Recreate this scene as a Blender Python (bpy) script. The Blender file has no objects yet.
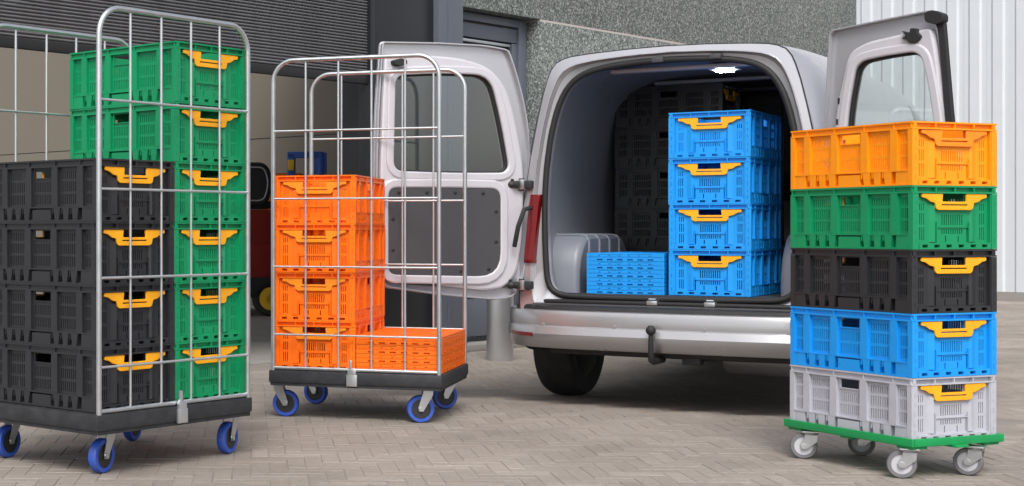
import bpy, bmesh, math, random
from mathutils import Vector, Matrix
random.seed(7)
SC = bpy.context.scene
COL = SC.collection
R = math.radians

# ---------------------------------------------------------------- camera, sky, sun, exposure
F_PX, CX, YH, CAM_H = 1498.87, 209.12, 230.99, 0.8799
cam_data = bpy.data.cameras.new('camera')
cam = bpy.data.objects.new('camera', cam_data); COL.objects.link(cam)
cam.location = (0, 0, CAM_H); cam.rotation_euler = (R(90), 0, 0)
cam_data.sensor_width = 36.0; cam_data.lens = F_PX / 1024 * 36
cam_data.shift_x = (512 - CX) / 1024; cam_data.shift_y = (YH - 243) / 1024
cam_data.clip_start = 0.1; cam_data.clip_end = 2000
SC.camera = cam

SUN_EL, SUN_AZ = R(50), R(186)      # azimuth clockwise from +Y
world = bpy.data.worlds.new('World'); SC.world = world; world.use_nodes = True
wn = world.node_tree; wn.nodes.clear()
sky = wn.nodes.new('ShaderNodeTexSky'); sky.sky_type = 'NISHITA'; sky.sun_disc = False
sky.sun_elevation = SUN_EL; sky.sun_rotation = SUN_AZ
sky.air_density = 1.0; sky.dust_density = 4.0; sky.ozone_density = 1.0
hs = wn.nodes.new('ShaderNodeHueSaturation'); hs.inputs['Saturation'].default_value = 0.35
bg = wn.nodes.new('ShaderNodeBackground'); bg.inputs[1].default_value = 0.15
wo = wn.nodes.new('ShaderNodeOutputWorld')
wn.links.new(sky.outputs[0], hs.inputs['Color']); wn.links.new(hs.outputs[0], bg.inputs[0]); wn.links.new(bg.outputs[0], wo.inputs[0])
sun_d = bpy.data.lights.new('sun', 'SUN'); sun_d.energy = 1.4; sun_d.angle = R(25); sun_d.color = (1, .97, .93)
sun = bpy.data.objects.new('sun', sun_d); COL.objects.link(sun)
sdir = Vector((math.sin(SUN_AZ) * math.cos(SUN_EL), math.cos(SUN_AZ) * math.cos(SUN_EL), math.sin(SUN_EL)))
sun.rotation_euler = sdir.to_track_quat('Z', 'Y').to_euler(); sun.location = (4, -6, 10)
SC.view_settings.view_transform = 'Standard'; SC.view_settings.look = 'None'
SC.view_settings.gamma = 1; SC.view_settings.exposure = 0.5
SC.render.engine = 'CYCLES'
SC.cycles.max_bounces = 8; SC.cycles.transparent_max_bounces = 12

# ---------------------------------------------------------------- materials
def mat(name, col, rough=.5, metal=0., var=.06, scale=8., bump=0., bscale=60., spec=.5, dirt=None, coat=0., rvar=.1):
    m = bpy.data.materials.new(name); m.use_nodes = True
    n = m.node_tree; b = n.nodes['Principled BSDF']; L = n.links
    tc = n.nodes.new('ShaderNodeTexCoord')
    nz = n.nodes.new('ShaderNodeTexNoise'); nz.inputs['Scale'].default_value = scale; nz.inputs['Detail'].default_value = 5
    L.new(tc.outputs['Object'], nz.inputs['Vector'])
    mx = n.nodes.new('ShaderNodeMix'); mx.data_type = 'RGBA'
    c0 = tuple(max(0, c * (1 - var)) for c in col); c1 = tuple(min(1, c * (1 + var)) for c in col)
    mx.inputs[6].default_value = (*c0, 1); mx.inputs[7].default_value = (*c1, 1)
    L.new(nz.outputs['Fac'], mx.inputs[0]); out = mx.outputs[2]
    if dirt:
        n2 = n.nodes.new('ShaderNodeTexNoise'); n2.inputs['Scale'].default_value = dirt[2]; n2.inputs['Detail'].default_value = 8
        n2.inputs['Roughness'].default_value = .7
        L.new(tc.outputs['Object'], n2.inputs['Vector'])
        rp = n.nodes.new('ShaderNodeMapRange'); rp.inputs[1].default_value = .45; rp.inputs[2].default_value = .75
        rp.inputs[4].default_value = dirt[1]
        L.new(n2.outputs['Fac'], rp.inputs[0])
        m2 = n.nodes.new('ShaderNodeMix'); m2.data_type = 'RGBA'
        L.new(rp.outputs[0], m2.inputs[0]); L.new(out, m2.inputs[6]); m2.inputs[7].default_value = (*dirt[0], 1)
        out = m2.outputs[2]
    L.new(out, b.inputs['Base Color'])
    mr = n.nodes.new('ShaderNodeMapRange'); mr.inputs[3].default_value = max(0.02, rough - rvar); mr.inputs[4].default_value = min(1, rough + rvar)
    L.new(nz.outputs['Fac'], mr.inputs[0]); L.new(mr.outputs[0], b.inputs['Roughness'])
    b.inputs['Metallic'].default_value = metal; b.inputs['Specular IOR Level'].default_value = spec
    b.inputs['Coat Weight'].default_value = coat; b.inputs['Coat Roughness'].default_value = .08
    if bump:
        nb = n.nodes.new('ShaderNodeTexNoise'); nb.inputs['Scale'].default_value = bscale; nb.inputs['Detail'].default_value = 4
        L.new(tc.outputs['Object'], nb.inputs['Vector'])
        bp = n.nodes.new('ShaderNodeBump'); bp.inputs['Strength'].default_value = bump; bp.inputs['Distance'].default_value = .005
        L.new(nb.outputs['Fac'], bp.inputs['Height']); L.new(bp.outputs[0], b.inputs['Normal'])
    return m

GRIME = (.10, .09, .08)
M = {}
def plastic(k, c, r=.40, sp=.42): M[k] = mat('plastic_' + k, c, r, 0, .10, 11, .08, 240, sp, (tuple(x * .62 + .012 for x in c), .4, 7), rvar=.14)
plastic('green', (.004, .255, .10)); plastic('amber', (1.0, .30, .004)); plastic('orange', (1.0, .165, .004))
plastic('blue', (.008, .285, .76)); plastic('black', (.021, .022, .026), .34, .55); plastic('grey', (.43, .435, .485))
plastic('handle', (.92, .40, .010)); plastic('handle_o', (1.0, .26, .012)); plastic('deck_green', (.006, .27, .075))
M['deck_black'] = mat('deck_black', (.022, .023, .027), .5, 0, .2, 20, .2, 150, .4, ((.08, .08, .085), .35, 14))
M['zinc'] = mat('zinc', (.56, .58, .60), .32, .9, .12, 22, .05, 120)
M['zinc_white'] = mat('zinc_white', (.58, .60, .62), .32, .8, .08, 18)
M['blue_tyre'] = mat('blue_rubber', (.02, .08, .46), .55, 0, .15, 30, dirt=((.10, .11, .16), .5, 22))
M['black_hub'] = mat('black_hub', (.02, .02, .022), .5)
M['grey_tyre'] = mat('grey_rubber', (.14, .14, .15), .6, 0, .1, 30, dirt=((.2, .19, .18), .5, 22))
M['grey_hub'] = mat('grey_hub', (.46, .46, .50), .45)
M['silver'] = mat('silver_paint', (.47, .47, .505), .24, .55, .03, 3, 0, 400, .5, coat=.6, rvar=.04)
M['silver_in'] = mat('silver_inner_paint', (.53, .52, .56), .30, .15, .04, 5, coat=.3, rvar=.05)
M['bumper'] = mat('bumper_paint', (.40, .40, .415), .30, .6, .04, 4, coat=.5)
M['trim_black'] = mat('trim_black', (.018, .018, .020), .55, 0, .15, 40, .15, 300)
M['rubber'] = mat('rubber_black', (.012, .012, .013), .65)
M['tyre'] = mat('tyre', (.016, .016, .017), .75, 0, .25, 20, .3, 90, dirt=((.06, .055, .05), .5, 10))
M['alloy'] = mat('wheel_steel', (.30, .30, .31), .4, .6)
M['liner'] = mat('cargo_liner', (.175, .186, .212), .5, 0, .08, 3, .05, 60, dirt=((.10, .11, .13), .4, 3))
M['housing'] = mat('wheel_housing', (.155, .168, .20), .38, 0, .06, 5)
M['ceiling'] = mat('van_headliner', (.16, .16, .17), .7)
M['floor'] = mat('cargo_floor', (.05, .05, .055), .6, 0, .2, 12, .2, 90)
M['panel'] = mat('door_trim_grey', (.048, .048, .054), .6, 0, .08, 5, .25, 350)
M['red_lens'] = mat('red_lens', (.15, .002, .004), .10, 0, .15, 30, spec=.6, coat=.5)
M['white_plastic'] = mat('white_plastic', (.7, .7, .72), .4)
M['steel_blue'] = mat('steel_frame_paint', (.105, .117, .147), .42, .1, .05, 4)
M['dark_panel'] = mat('black_panel', (.010, .011, .013), .35, 0, .1, 3)
M['shutter'] = mat('shutter_slat', (.17, .17, .18), .42, .5, .12, 6, dirt=((.05, .05, .05), .4, 5))
M['beige'] = mat('beige_wall', (.165, .145, .116), .85, 0, .05, 1.2, .1, 30)
M['concrete'] = mat('concrete_floor', (.27, .255, .235), .8, 0, .15, 2.5, .2, 30, dirt=((.15, .14, .13), .4, 3))
M['whitewall'] = mat('white_cladding', (.57, .60, .635), .5, 0, .03, 1.5, dirt=((.50, .53, .55), .5, 1.4))
M['red_paint'] = mat('red_paint', (.27, .02, .014), .4, 0, .1, 6, coat=.3)
M['seat_black'] = mat('seat_vinyl', (.03, .03, .032), .5, 0, .1, 20)
M['yellow'] = mat('yellow_paint', (.8, .48, .02), .5)
M['frame_blue'] = mat('blue_paint', (.03, .10, .42), .45)
M['orange_box'] = mat('dull_orange', (.50, .12, .015), .55)
M['bollard'] = mat('brushed_steel', (.52, .53, .55), .34, .8, .12, 5, .05, 80)
M['joint'] = mat('pale_sealant', (.42, .38, .35), .8)
M['sand'] = mat('joint_sand', (.225, .20, .178), .95, 0, .3, 6, .3, 60)

def granite():
    m = bpy.data.materials.new('granite'); m.use_nodes = True
    n = m.node_tree; b = n.nodes['Principled BSDF']; L = n.links
    tc = n.nodes.new('ShaderNodeTexCoord')
    v = n.nodes.new('ShaderNodeTexVoronoi'); v.inputs['Scale'].default_value = 85
    L.new(tc.outputs['Object'], v.inputs['Vector'])
    cr = n.nodes.new('ShaderNodeValToRGB'); e = cr.color_ramp.elements
    e[0].position = .0; e[0].color = (.05, .062, .058, 1); e[1].position = 1.; e[1].color = (.36, .38, .36, 1)
    for p, c in ((.3, (.085, .10, .095, 1)), (.55, (.14, .155, .148, 1)), (.8, (.21, .225, .215, 1))):
        k = e.new(p); k.color = c
    sp = n.nodes.new('ShaderNodeSeparateColor'); L.new(v.outputs['Color'], sp.inputs[0])
    L.new(sp.outputs[0], cr.inputs[0])
    nz = n.nodes.new('ShaderNodeTexNoise'); nz.inputs['Scale'].default_value = 1.1; nz.inputs['Detail'].default_value = 6
    L.new(tc.outputs['Object'], nz.inputs['Vector'])
    mr = n.nodes.new('ShaderNodeMapRange'); mr.inputs[3].default_value = .78; mr.inputs[4].default_value = 1.15; L.new(nz.outputs['Fac'], mr.inputs[0])
    mx = n.nodes.new('ShaderNodeMix'); mx.data_type = 'RGBA'; mx.blend_type = 'MULTIPLY'; mx.inputs[0].default_value = 1
    L.new(cr.outputs[0], mx.inputs[6]); L.new(mr.outputs[0], mx.inputs[7])
    L.new(mx.outputs[2], b.inputs['Base Color']); b.inputs['Roughness'].default_value = .6
    return m
M['granite'] = granite()

def paver_mat(kind):
    m = bpy.data.materials.new('clay_paver_' + kind); m.use_nodes = True
    n = m.node_tree; b = n.nodes['Principled BSDF']; L = n.links
    if kind == 'single':
        rnd = n.nodes.new('ShaderNodeObjectInfo').outputs['Random']
    else:
        rnd = n.nodes.new('ShaderNodeNewGeometry').outputs['Random Per Island']
    cr = n.nodes.new('ShaderNodeValToRGB'); e = cr.color_ramp.elements
    e[0].color = (.250, .219, .190, 1); e[1].color = (.312, .276, .243, 1)
    k = e.new(.5); k.color = (.281, .247, .216, 1); k = e.new(.8); k.color = (.270, .230, .198, 1)
    L.new(rnd, cr.inputs[0])
    geo = n.nodes.new('ShaderNodeNewGeometry')
    nz = n.nodes.new('ShaderNodeTexNoise'); nz.inputs['Scale'].default_value = 1.0; nz.inputs['Detail'].default_value = 8; nz.inputs['Roughness'].default_value = .65
    L.new(geo.outputs['Position'], nz.inputs['Vector'])
    n2 = n.nodes.new('ShaderNodeTexNoise'); n2.inputs['Scale'].default_value = 45; n2.inputs['Detail'].default_value = 5
    L.new(geo.outputs['Position'], n2.inputs['Vector'])
    def mul(a, fac, lo, hi):
        mr = n.nodes.new('ShaderNodeMapRange'); mr.inputs[1].default_value = .25; mr.inputs[2].default_value = .75
        mr.inputs[3].default_value = lo; mr.inputs[4].default_value = hi; L.new(fac, mr.inputs[0])
        mx = n.nodes.new('ShaderNodeMix'); mx.data_type = 'RGBA'; mx.blend_type = 'MULTIPLY'; mx.inputs[0].default_value = 1
        L.new(a, mx.inputs[6]); L.new(mr.outputs[0], mx.inputs[7]); return mx.outputs[2]
    c = mul(cr.outputs[0], nz.outputs['Fac'], .72, 1.2); c = mul(c, n2.outputs['Fac'], .85, 1.12)
    n3 = n.nodes.new('ShaderNodeTexNoise'); n3.inputs['Scale'].default_value = .7; n3.inputs['Detail'].default_value = 9; n3.inputs['Roughness'].default_value = .6; n3.inputs['Distortion'].default_value = .6
    L.new(geo.outputs['Position'], n3.inputs['Vector'])
    st_ = n.nodes.new('ShaderNodeMapRange'); st_.inputs[1].default_value = .56; st_.inputs[2].default_value = .66; st_.inputs[3].default_value = .25; st_.inputs[4].default_value = .75; L.new(n3.outputs['Fac'], st_.inputs[0])
    c = mul(c, st_.outputs[0], 1.0, .80)
    L.new(c, b.inputs['Base Color']); b.inputs['Roughness'].default_value = .78
    b.inputs['Specular IOR Level'].default_value = .35
    bp = n.nodes.new('ShaderNodeBump'); bp.inputs['Strength'].default_value = .35; bp.inputs['Distance'].default_value = .004
    L.new(n2.outputs['Fac'], bp.inputs['Height']); L.new(bp.outputs[0], b.inputs['Normal'])
    return m
M['paver'] = paver_mat('single'); M['paver_far'] = paver_mat('joined')

def glass(name, tint, gloss=.12):
    m = bpy.data.materials.new(name); m.use_nodes = True
    n = m.node_tree; n.nodes.clear(); L = n.links
    o = n.nodes.new('ShaderNodeOutputMaterial'); t = n.nodes.new('ShaderNodeBsdfTransparent'); t.inputs[0].default_value = (*tint, 1)
    g = n.nodes.new('ShaderNodeBsdfGlossy'); g.inputs['Roughness'].default_value = .03
    fr = n.nodes.new('ShaderNodeFresnel'); fr.inputs[0].default_value = 1.5
    nz = n.nodes.new('ShaderNodeTexNoise'); nz.inputs['Scale'].default_value = 2.
    ad = n.nodes.new('ShaderNodeMath'); ad.operation = 'MULTIPLY_ADD'; ad.inputs[1].default_value = .08; ad.inputs[2].default_value = gloss - .04
    L.new(nz.outputs['Fac'], ad.inputs[0])
    a2 = n.nodes.new('ShaderNodeMath'); a2.operation = 'ADD'; L.new(fr.outputs[0], a2.inputs[0]); L.new(ad.outputs[0], a2.inputs[1])
    mx = n.nodes.new('ShaderNodeMixShader'); L.new(a2.outputs[0], mx.inputs[0]); L.new(t.outputs[0], mx.inputs[1]); L.new(g.outputs[0], mx.inputs[2])
    L.new(mx.outputs[0], o.inputs[0]); return m
M['glass'] = glass('tinted_glass', (.93, .97, .96), .055); M['dark_glass'] = glass('dark_glass', (.12, .15, .15))
def emit(name, c, s):
    m = bpy.data.materials.new(name); m.use_nodes = True; b = m.node_tree.nodes['Principled BSDF']
    b.inputs['Base Color'].default_value = (*c, 1); b.inputs['Emission Color'].default_value = (*c, 1); b.inputs['Emission Strength'].default_value = s
    return m
M['lamp'] = emit('lamp_glow', (1, .98, .95), 75)

# ---------------------------------------------------------------- mesh helpers
class MB:
    def __init__(s): s.v = []; s.f = []
    def add(s, vs, fs):
        o = len(s.v); s.v += [tuple(p) for p in vs]; s.f += [tuple(i + o for i in f) for f in fs]; return s
    def hexa(s, p): return s.add(p, [(0, 3, 2, 1), (4, 5, 6, 7), (0, 1, 5, 4), (1, 2, 6, 5), (2, 3, 7, 6), (3, 0, 4, 7)])
    def box(s, x0, x1, y0, y1, z0, z1):
        return s.hexa([(x0, y0, z0), (x1, y0, z0), (x1, y1, z0), (x0, y1, z0), (x0, y0, z1), (x1, y0, z1), (x1, y1, z1), (x0, y1, z1)])
    def cbox(s, x0, x1, y0, y1, z0, z1, c):   # chamfered box
        bm = bmesh.new(); t = MB().box(x0, x1, y0, y1, z0, z1); bvs = [bm.verts.new(p) for p in t.v]
        for f in t.f: bm.faces.new([bvs[i] for i in f])
        bmesh.ops.bevel(bm, geom=bm.edges[:], offset=c, segments=2, affect='EDGES', profile=.6)
        bm.verts.index_update()
        s.add([v.co[:] for v in bm.verts], [[v.index for v in f.verts] for f in bm.faces]); bm.free(); return s
    def tube(s, path, r, n=10, closed=False, caps=True):
        P = [Vector(p) for p in path]; rings = []; N = len(P)
        up = None
        for i in range(N):
            a = P[(i - 1) % N] if (closed or i > 0) else P[i]; b = P[(i + 1) % N] if (closed or i < N - 1) else P[i]
            t = (b - a).normalized()
            if up is None:
                up = Vector((0, 0, 1)) if abs(t.z) < .9 else Vector((1, 0, 0))
            u = (up - t * up.dot(t)).normalized(); w = t.cross(u); up = u
            rr = r[i] if isinstance(r, (list, tuple)) else r
            rings.append([P[i] + (u * math.cos(2 * math.pi * k / n) + w * math.sin(2 * math.pi * k / n)) * rr for k in range(n)])
        return s.loft(rings, True, closed, caps and not closed)
    def loft(s, rings, wrap=True, closed=False, caps=False):
        n = len(rings[0]); vs = [p for r in rings for p in r]; fs = []
        for i in range(len(rings) - (0 if closed else 1)):
            j = (i + 1) % len(rings)
            for k in range(n if wrap else n - 1):
                fs.append((i * n + k, i * n + (k + 1) % n, j * n + (k + 1) % n, j * n + k))
        if caps:
            fs.append(tuple(reversed(range(n)))); fs.append(tuple((len(rings) - 1) * n + k for k in range(n)))
        return s.add(vs, fs)
    def lathe(s, prof, axis='z', n=28, c=(0, 0, 0), torus=False):   # prof: (r, h)
        rings = []
        for r, h in prof:
            ring = []
            for k in range(n):
                a = 2 * math.pi * k / n; x, y = r * math.cos(a), r * math.sin(a)
                p = (x, y, h) if axis == 'z' else ((h, x, y) if axis == 'x' else (y, h, x))
                ring.append((p[0] + c[0], p[1] + c[1], p[2] + c[2]))
            rings.append(ring)
        return s.loft(rings, True, torus, not torus and (prof[0][0] < 1e-6 or prof[-1][0] < 1e-6 or axis == 'z'))
    def prism(s, loop, y0, y1):   # loop in x,z extruded along y
        n = len(loop); vs = [(x, y0, z) for x, z in loop] + [(x, y1, z) for x, z in loop]
        return s.add(vs, [tuple(range(n)), tuple(reversed(range(n, 2 * n)))] + [(i, i + n, (i + 1) % n + n, (i + 1) % n) for i in range(n)])
    def panel(s, u0, u1, v0, v1, d0, d1, holes):  # plate in x,z with rectangular holes, front at y=d0, back at y=d1
        vs = sorted({v0, v1, *[h[2] for h in holes], *[h[3] for h in holes]})
        for a, b in zip(vs, vs[1:]):
            m = (a + b) / 2; hs_ = sorted([(h[0], h[1]) for h in holes if h[2] < m < h[3]]); x = u0
            for h0, h1 in hs_ + [(u1, u1)]:
                if h0 > x + 1e-6:
                    s.add([(x, d0, a), (h0, d0, a), (h0, d0, b), (x, d0, b)], [(0, 1, 2, 3)])
                    s.add([(x, d1, a), (h0, d1, a), (h0, d1, b), (x, d1, b)], [(3, 2, 1, 0)])
                x = max(x, h1)
        for (a, b, c, d), sg in [((u0, u1, v0, v1), 1)] + [(h, 0) for h in holes]:
            q = [(a, d0, c), (b, d0, c), (b, d0, d), (a, d0, d), (a, d1, c), (b, d1, c), (b, d1, d), (a, d1, d)]
            fs = [(0, 4, 5, 1), (1, 5, 6, 2), (2, 6, 7, 3), (3, 7, 4, 0)]
            s.add(q, fs if sg else [tuple(reversed(f)) for f in fs])
        return s
    def xf(s, m): s.v = [tuple(m @ Vector(p)) for p in s.v]; return s
    def mesh(s, name, smooth=None, fix=False):
        me = bpy.data.meshes.new(name); me.from_pydata(s.v, [], s.f)
        if fix:
            bm = bmesh.new(); bm.from_mesh(me); bmesh.ops.remove_doubles(bm, verts=bm.verts, dist=1e-5)
            bmesh.ops.recalc_face_normals(bm, faces=bm.faces); bm.to_mesh(me); bm.free()
        me.validate(); me.materials.append(None)
        if smooth is not None:
            me.shade_smooth(); me.set_sharp_from_angle(angle=R(smooth))
        me.update(); return me

def link(name, me, m, parent=None, loc=(0, 0, 0), rz=0., kind=None):
    o = bpy.data.objects.new(name, me); COL.objects.link(o)
    o.location = loc; o.rotation_euler = (0, 0, rz)
    if parent: o.parent = parent
    if me.materials and m is not None:
        o.material_slots[0].link = 'OBJECT'; o.material_slots[0].material = m if not isinstance(m, str) else M[m]
    if kind: o['kind'] = kind
    return o
def part(name, mb, m, parent, smooth=None, fix=False, **k): return link(name, mb.mesh(name, smooth, fix), m, parent, **k)
def tag(o, label, cat, group=None):
    o['label'] = label; o['category'] = cat
    if group: o['group'] = group
    return o
def empty(name, loc, rz=0.):
    o = bpy.data.objects.new(name, None); COL.objects.link(o); o.location = loc; o.rotation_euler = (0, 0, rz); o.empty_display_size = .1; return o

def rounded(pts, r, seg=5):   # round the corners of a polygon; r a number or list
    out = []; n = len(pts)
    for i in range(n):
        p = Vector(pts[i]); a = Vector(pts[i - 1]); b = Vector(pts[(i + 1) % n]); rr = r[i] if isinstance(r, (list, tuple)) else r
        d1 = (a - p); d2 = (b - p); k = min(rr, d1.length * .45, d2.length * .45)
        if k < 1e-5: out.append(tuple(p)); continue
        s = p + d1.normalized() * k; e = p + d2.normalized() * k
        for j in range(seg + 1):
            t = j / seg; out.append(tuple(s * (1 - t) ** 2 + p * 2 * t * (1 - t) + e * t * t))
    return out
def inset(loop, d):    # shrink a closed loop (either winding)
    n = len(loop); area = sum(loop[i][0] * loop[(i + 1) % n][1] - loop[(i + 1) % n][0] * loop[i][1] for i in range(n))
    sg = 1 if area > 0 else -1; out = []
    for i in range(n):
        a, p, b = Vector(loop[i - 1]), Vector(loop[i]), Vector(loop[(i + 1) % n])
        t1 = (p - a).normalized(); t2 = (b - p).normalized(); nrm = Vector((-(t1 + t2).y, (t1 + t2).x)).normalized() * sg
        c = max(.5, nrm.dot(Vector((-t1.y, t1.x)) * sg)); out.append(tuple(p + nrm * d / c))
    return out
def flat(name, loops, depth, bevel=0., mtx=None, smooth=35):   # filled 2D outline with holes, z from -depth/2..depth/2
    cu = bpy.data.curves.new(name, 'CURVE'); cu.dimensions = '2D'; cu.fill_mode = 'BOTH'
    cu.extrude = max(1e-4, depth / 2 - bevel); cu.bevel_depth = bevel; cu.bevel_resolution = 1; cu.offset = 0 if name == 'door_skin' else -bevel
    for lp in loops:
        sp = cu.splines.new('POLY'); sp.points.add(len(lp) - 1); sp.use_cyclic_u = True
        for q, p in zip(sp.points, lp): q.co = (p[0], p[1], 0, 1)
    o = bpy.data.objects.new(name, cu); COL.objects.link(o)
    dg = bpy.context.evaluated_depsgraph_get(); me = bpy.data.meshes.new_from_object(o.evaluated_get(dg))
    bpy.data.objects.remove(o); bpy.data.curves.remove(cu)
    me.name = name
    if mtx is not None: me.transform(mtx)
    me.materials.clear(); me.materials.append(None)
    me.shade_smooth(); me.set_sharp_from_angle(angle=R(smooth)); return me
XZ = Matrix(((1, 0, 0, 0), (0, 0, -1, 0), (0, 1, 0, 0), (0, 0, 0, 1)))  # (x,y,z)->(x,-z,y): drawing seen from -y

# ---------------------------------------------------------------- ground and paving
def sstep(a, b, x): t = min(1, max(0, (x - a) / (b - a))); return t * t * (3 - 2 * t)
def gz(x, y): return -.045 * sstep(7.15, 8.3, .5 * x + .866 * y)
FA = Vector((2.0723, 11.5522, 0)); FD = Vector((.72784, .68574, 0)); FN = Vector((.68574, -.72784, 0))  # facade point, direction, outward normal
FANG = math.atan2(FD.y, FD.x)
g = MB(); xs = [-300, -60, -12] + [-3 + .5 * i for i in range(33)] + [20, 60, 300]; ys = [-300, -60, -10] + [2 + .5 * i for i in range(41)] + [30, 80, 400]
g.add([(x, y, gz(x, y) - .0022) for y in ys for x in xs], [(j * len(xs) + i, j * len(xs) + i + 1, (j + 1) * len(xs) + i + 1, (j + 1) * len(xs) + i) for j in range(len(ys) - 1) for i in range(len(xs) - 1)])
ground = part('ground', g, 'sand', None, 60, kind='structure')
paving = empty('paving', (0, 0, 0)); paving['kind'] = 'structure'
BL, BW, BJ = .204, .068, .0028
def brick_geo(mb, x, y, ang, zt, tx, ty, z0=.05):
    c, s = math.cos(ang), math.sin(ang); ch = .0018; hl, hw = BL / 2 - BJ / 2, BW / 2 - BJ / 2; vs = []
    for l, w, z in ((hl, hw, -.03), (hl, hw, -ch), (hl - ch, hw - ch, 0)):
        for a, b in ((-l, -w), (l, -w), (l, w), (-l, w)):
            vs.append((x + a * c - b * s, y + a * s + b * c, zt + z + a * tx + b * ty))
    mb.add(vs, [(0, 1, 5, 4), (1, 2, 6, 5), (2, 3, 7, 6), (3, 0, 4, 7), (4, 5, 9, 8), (5, 6, 10, 9), (6, 7, 11, 10), (7, 4, 8, 11), (8, 9, 10, 11)])
bricks = []
HA = FANG - R(45)   # herringbone axes
ca, sa = math.cos(HA), math.sin(HA)
U = BW
rng = random.Random(3)
NB = 3
for j in range(-260, 330):
    for k in range(-80, 90):
        for a in (0, 1):
            cu_, cv_ = (j + 2 * NB * k + NB / 2, j + .5) if a == 0 else (j + 2 * NB * k + NB + .5, j + 1 - NB / 2)
            u, v = cu_ * U, cv_ * U
            x = 4 + u * ca - v * sa; y = 9 + u * sa + v * ca
            if not (2.6 < y < 21 and -3.4 < x < 13): continue
            if (Vector((x, y, 0)) - FA).dot(FN) < -.02: 
                if (Vector((x, y, 0)) - FA).dot(FD) < 6.9: continue
            if x > .80 * y + 2.2 or x < -.24 * y - .9: continue
            bricks.append((x, y, HA + a * math.pi / 2))
def vis(b):
    px = CX + F_PX * b[0] / b[1]; py = YH + F_PX * CAM_H / b[1]
    return -25 < px < 1050 and py < 492
near = sorted([b for b in bricks if vis(b)], key=lambda b: b[1])[:300]
ns = set(near)
bm1 = MB(); brick_geo(bm1, 0, 0, 0, 0, 0, 0); brick_me = bm1.mesh('brick')
for b in near:
    o = link('brick', brick_me, 'paver', paving, (b[0], b[1], gz(b[0], b[1]) + rng.uniform(-.0008, .0008)), b[2])
    o.rotation_euler = (rng.gauss(0, .004), rng.gauss(0, .003), b[2] + rng.gauss(0, .006))
far = MB()
for b in bricks:
    if b not in ns: brick_geo(far, b[0], b[1], b[2] + rng.gauss(0, .006), gz(b[0], b[1]) + rng.uniform(-.0008, .0008), rng.gauss(0, .003), rng.gauss(0, .004))
part('far_bricks', far, 'paver_far', paving, kind='stuff')

# ---------------------------------------------------------------- depot building (local: x along facade, -y outward, z up)
GZ = -.045
bld = empty('depot_building', (FA.x, FA.y, GZ), FANG)
tag(bld, 'depot with dark roller shutter, grey steel door and speckled granite wall', 'building')
def B(name, x0, x1, y0, y1, z0, z1, m, c=.006, parent=bld): return part(name, MB().cbox(x0, x1, y0, y1, z0, z1, c), m, parent, 40)
LINT = 2.63
gr0 = .83
B('granite_slab', gr0, 6.77, 0, .35, .0, LINT - .008, 'granite')
B('granite_slab', -.21, 6.77, .004, .35, LINT + .008, 5.2, 'granite')
B('sealant_joint', gr0 + .01, 6.76, .006, .3, LINT - .009, LINT + .009, 'joint', .001)
B('granite_slab', gr0 - .0, gr0 + .3, .352, .8, 0, LINT, 'granite')
B('granite_slab', -9.5, -.212, .0, .35, 3.3, 5.2, 'granite')
# steel post, black column
B('steel_post', -.507, -.21, -.02, .30, 0, 5.1, 'steel_blue', .01)
B('steel_post', -.40, -.36, -.026, -.018, 0, 5.0, 'steel_blue', .002)
B('black_column', -1.218, -.509, .03, .35, 0, 3.29, 'dark_panel')
B('shutter_guide', -1.26, -1.215, .005, .12, 0, 3.29, 'dark_panel')
# recessed door
dr = empty('steel_door', (0, 0, 0)); dr.parent = bld; dr.name = 'steel_door'
DY = .11
def DP(name, x0, x1, z0, z1, m, y0=DY, y1=DY + .06, c=.006): return part(name, MB().cbox(x0, x1, y0, y1, z0, z1, c), m, dr, 40)
DP('door_frame', -.207, .70, 2.565, 2.628, 'steel_blue'); DP('door_frame', .70, .80, .056, 2.628, 'steel_blue'); DP('door_frame', -.207, -.12, .056, 2.563, 'steel_blue')
DP('door_leaf', -.10, .69, .14, 2.55, 'dark_panel', DY + .07, DY + .10)
DP('top_rail', -.118, .698, 2.44, 2.55, 'steel_blue', DY + .02, DY + .08)
for z_ in (2.405, 2.355): DP('louvre', -.08, .62, z_, z_ + .022, 'zinc', DY + .03, DY + .09, .003)
DP('side_rail', .63, .698, .15, 2.435, 'steel_blue', DY + .02, DY + .08)
DP('upper_panel', -.09, .60, 2.20, 2.325, 'steel_blue', DY + .03, DY + .08)
DP('middle_panel', -.09, .60, .42, 2.17, 'trim_black', DY + .05, DY + .08); DP('lower_panel', -.09, .62, .10, .39, 'steel_blue', DY + .02, DY + .08)
B('door_sill', -.21, 1.0, -.02, .4, 0.0, .055, 'concrete', .01)
# roller shutter: slats one by one
SB = 1.995
part('bottom_bar', MB().cbox(-9.2, -1.262, .03, .075, SB - .02, SB + .042, .006), 'rubber', bld, 40)
prof = [(.045, 0), (.036, .003), (.032, .009), (.034, .015), (.043, .0195), (.05, .0195), (.05, 0)]
sl = MB(); sl.loft([[(x, p[0], p[1]) for p in prof] for x in (-9.2, -1.262)], True, False, True); slat_me = sl.mesh('slat', 30)
for i in range(62): link('slat', slat_me, 'shutter', bld, (0, 0, SB + .045 + i * .0213))
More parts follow.
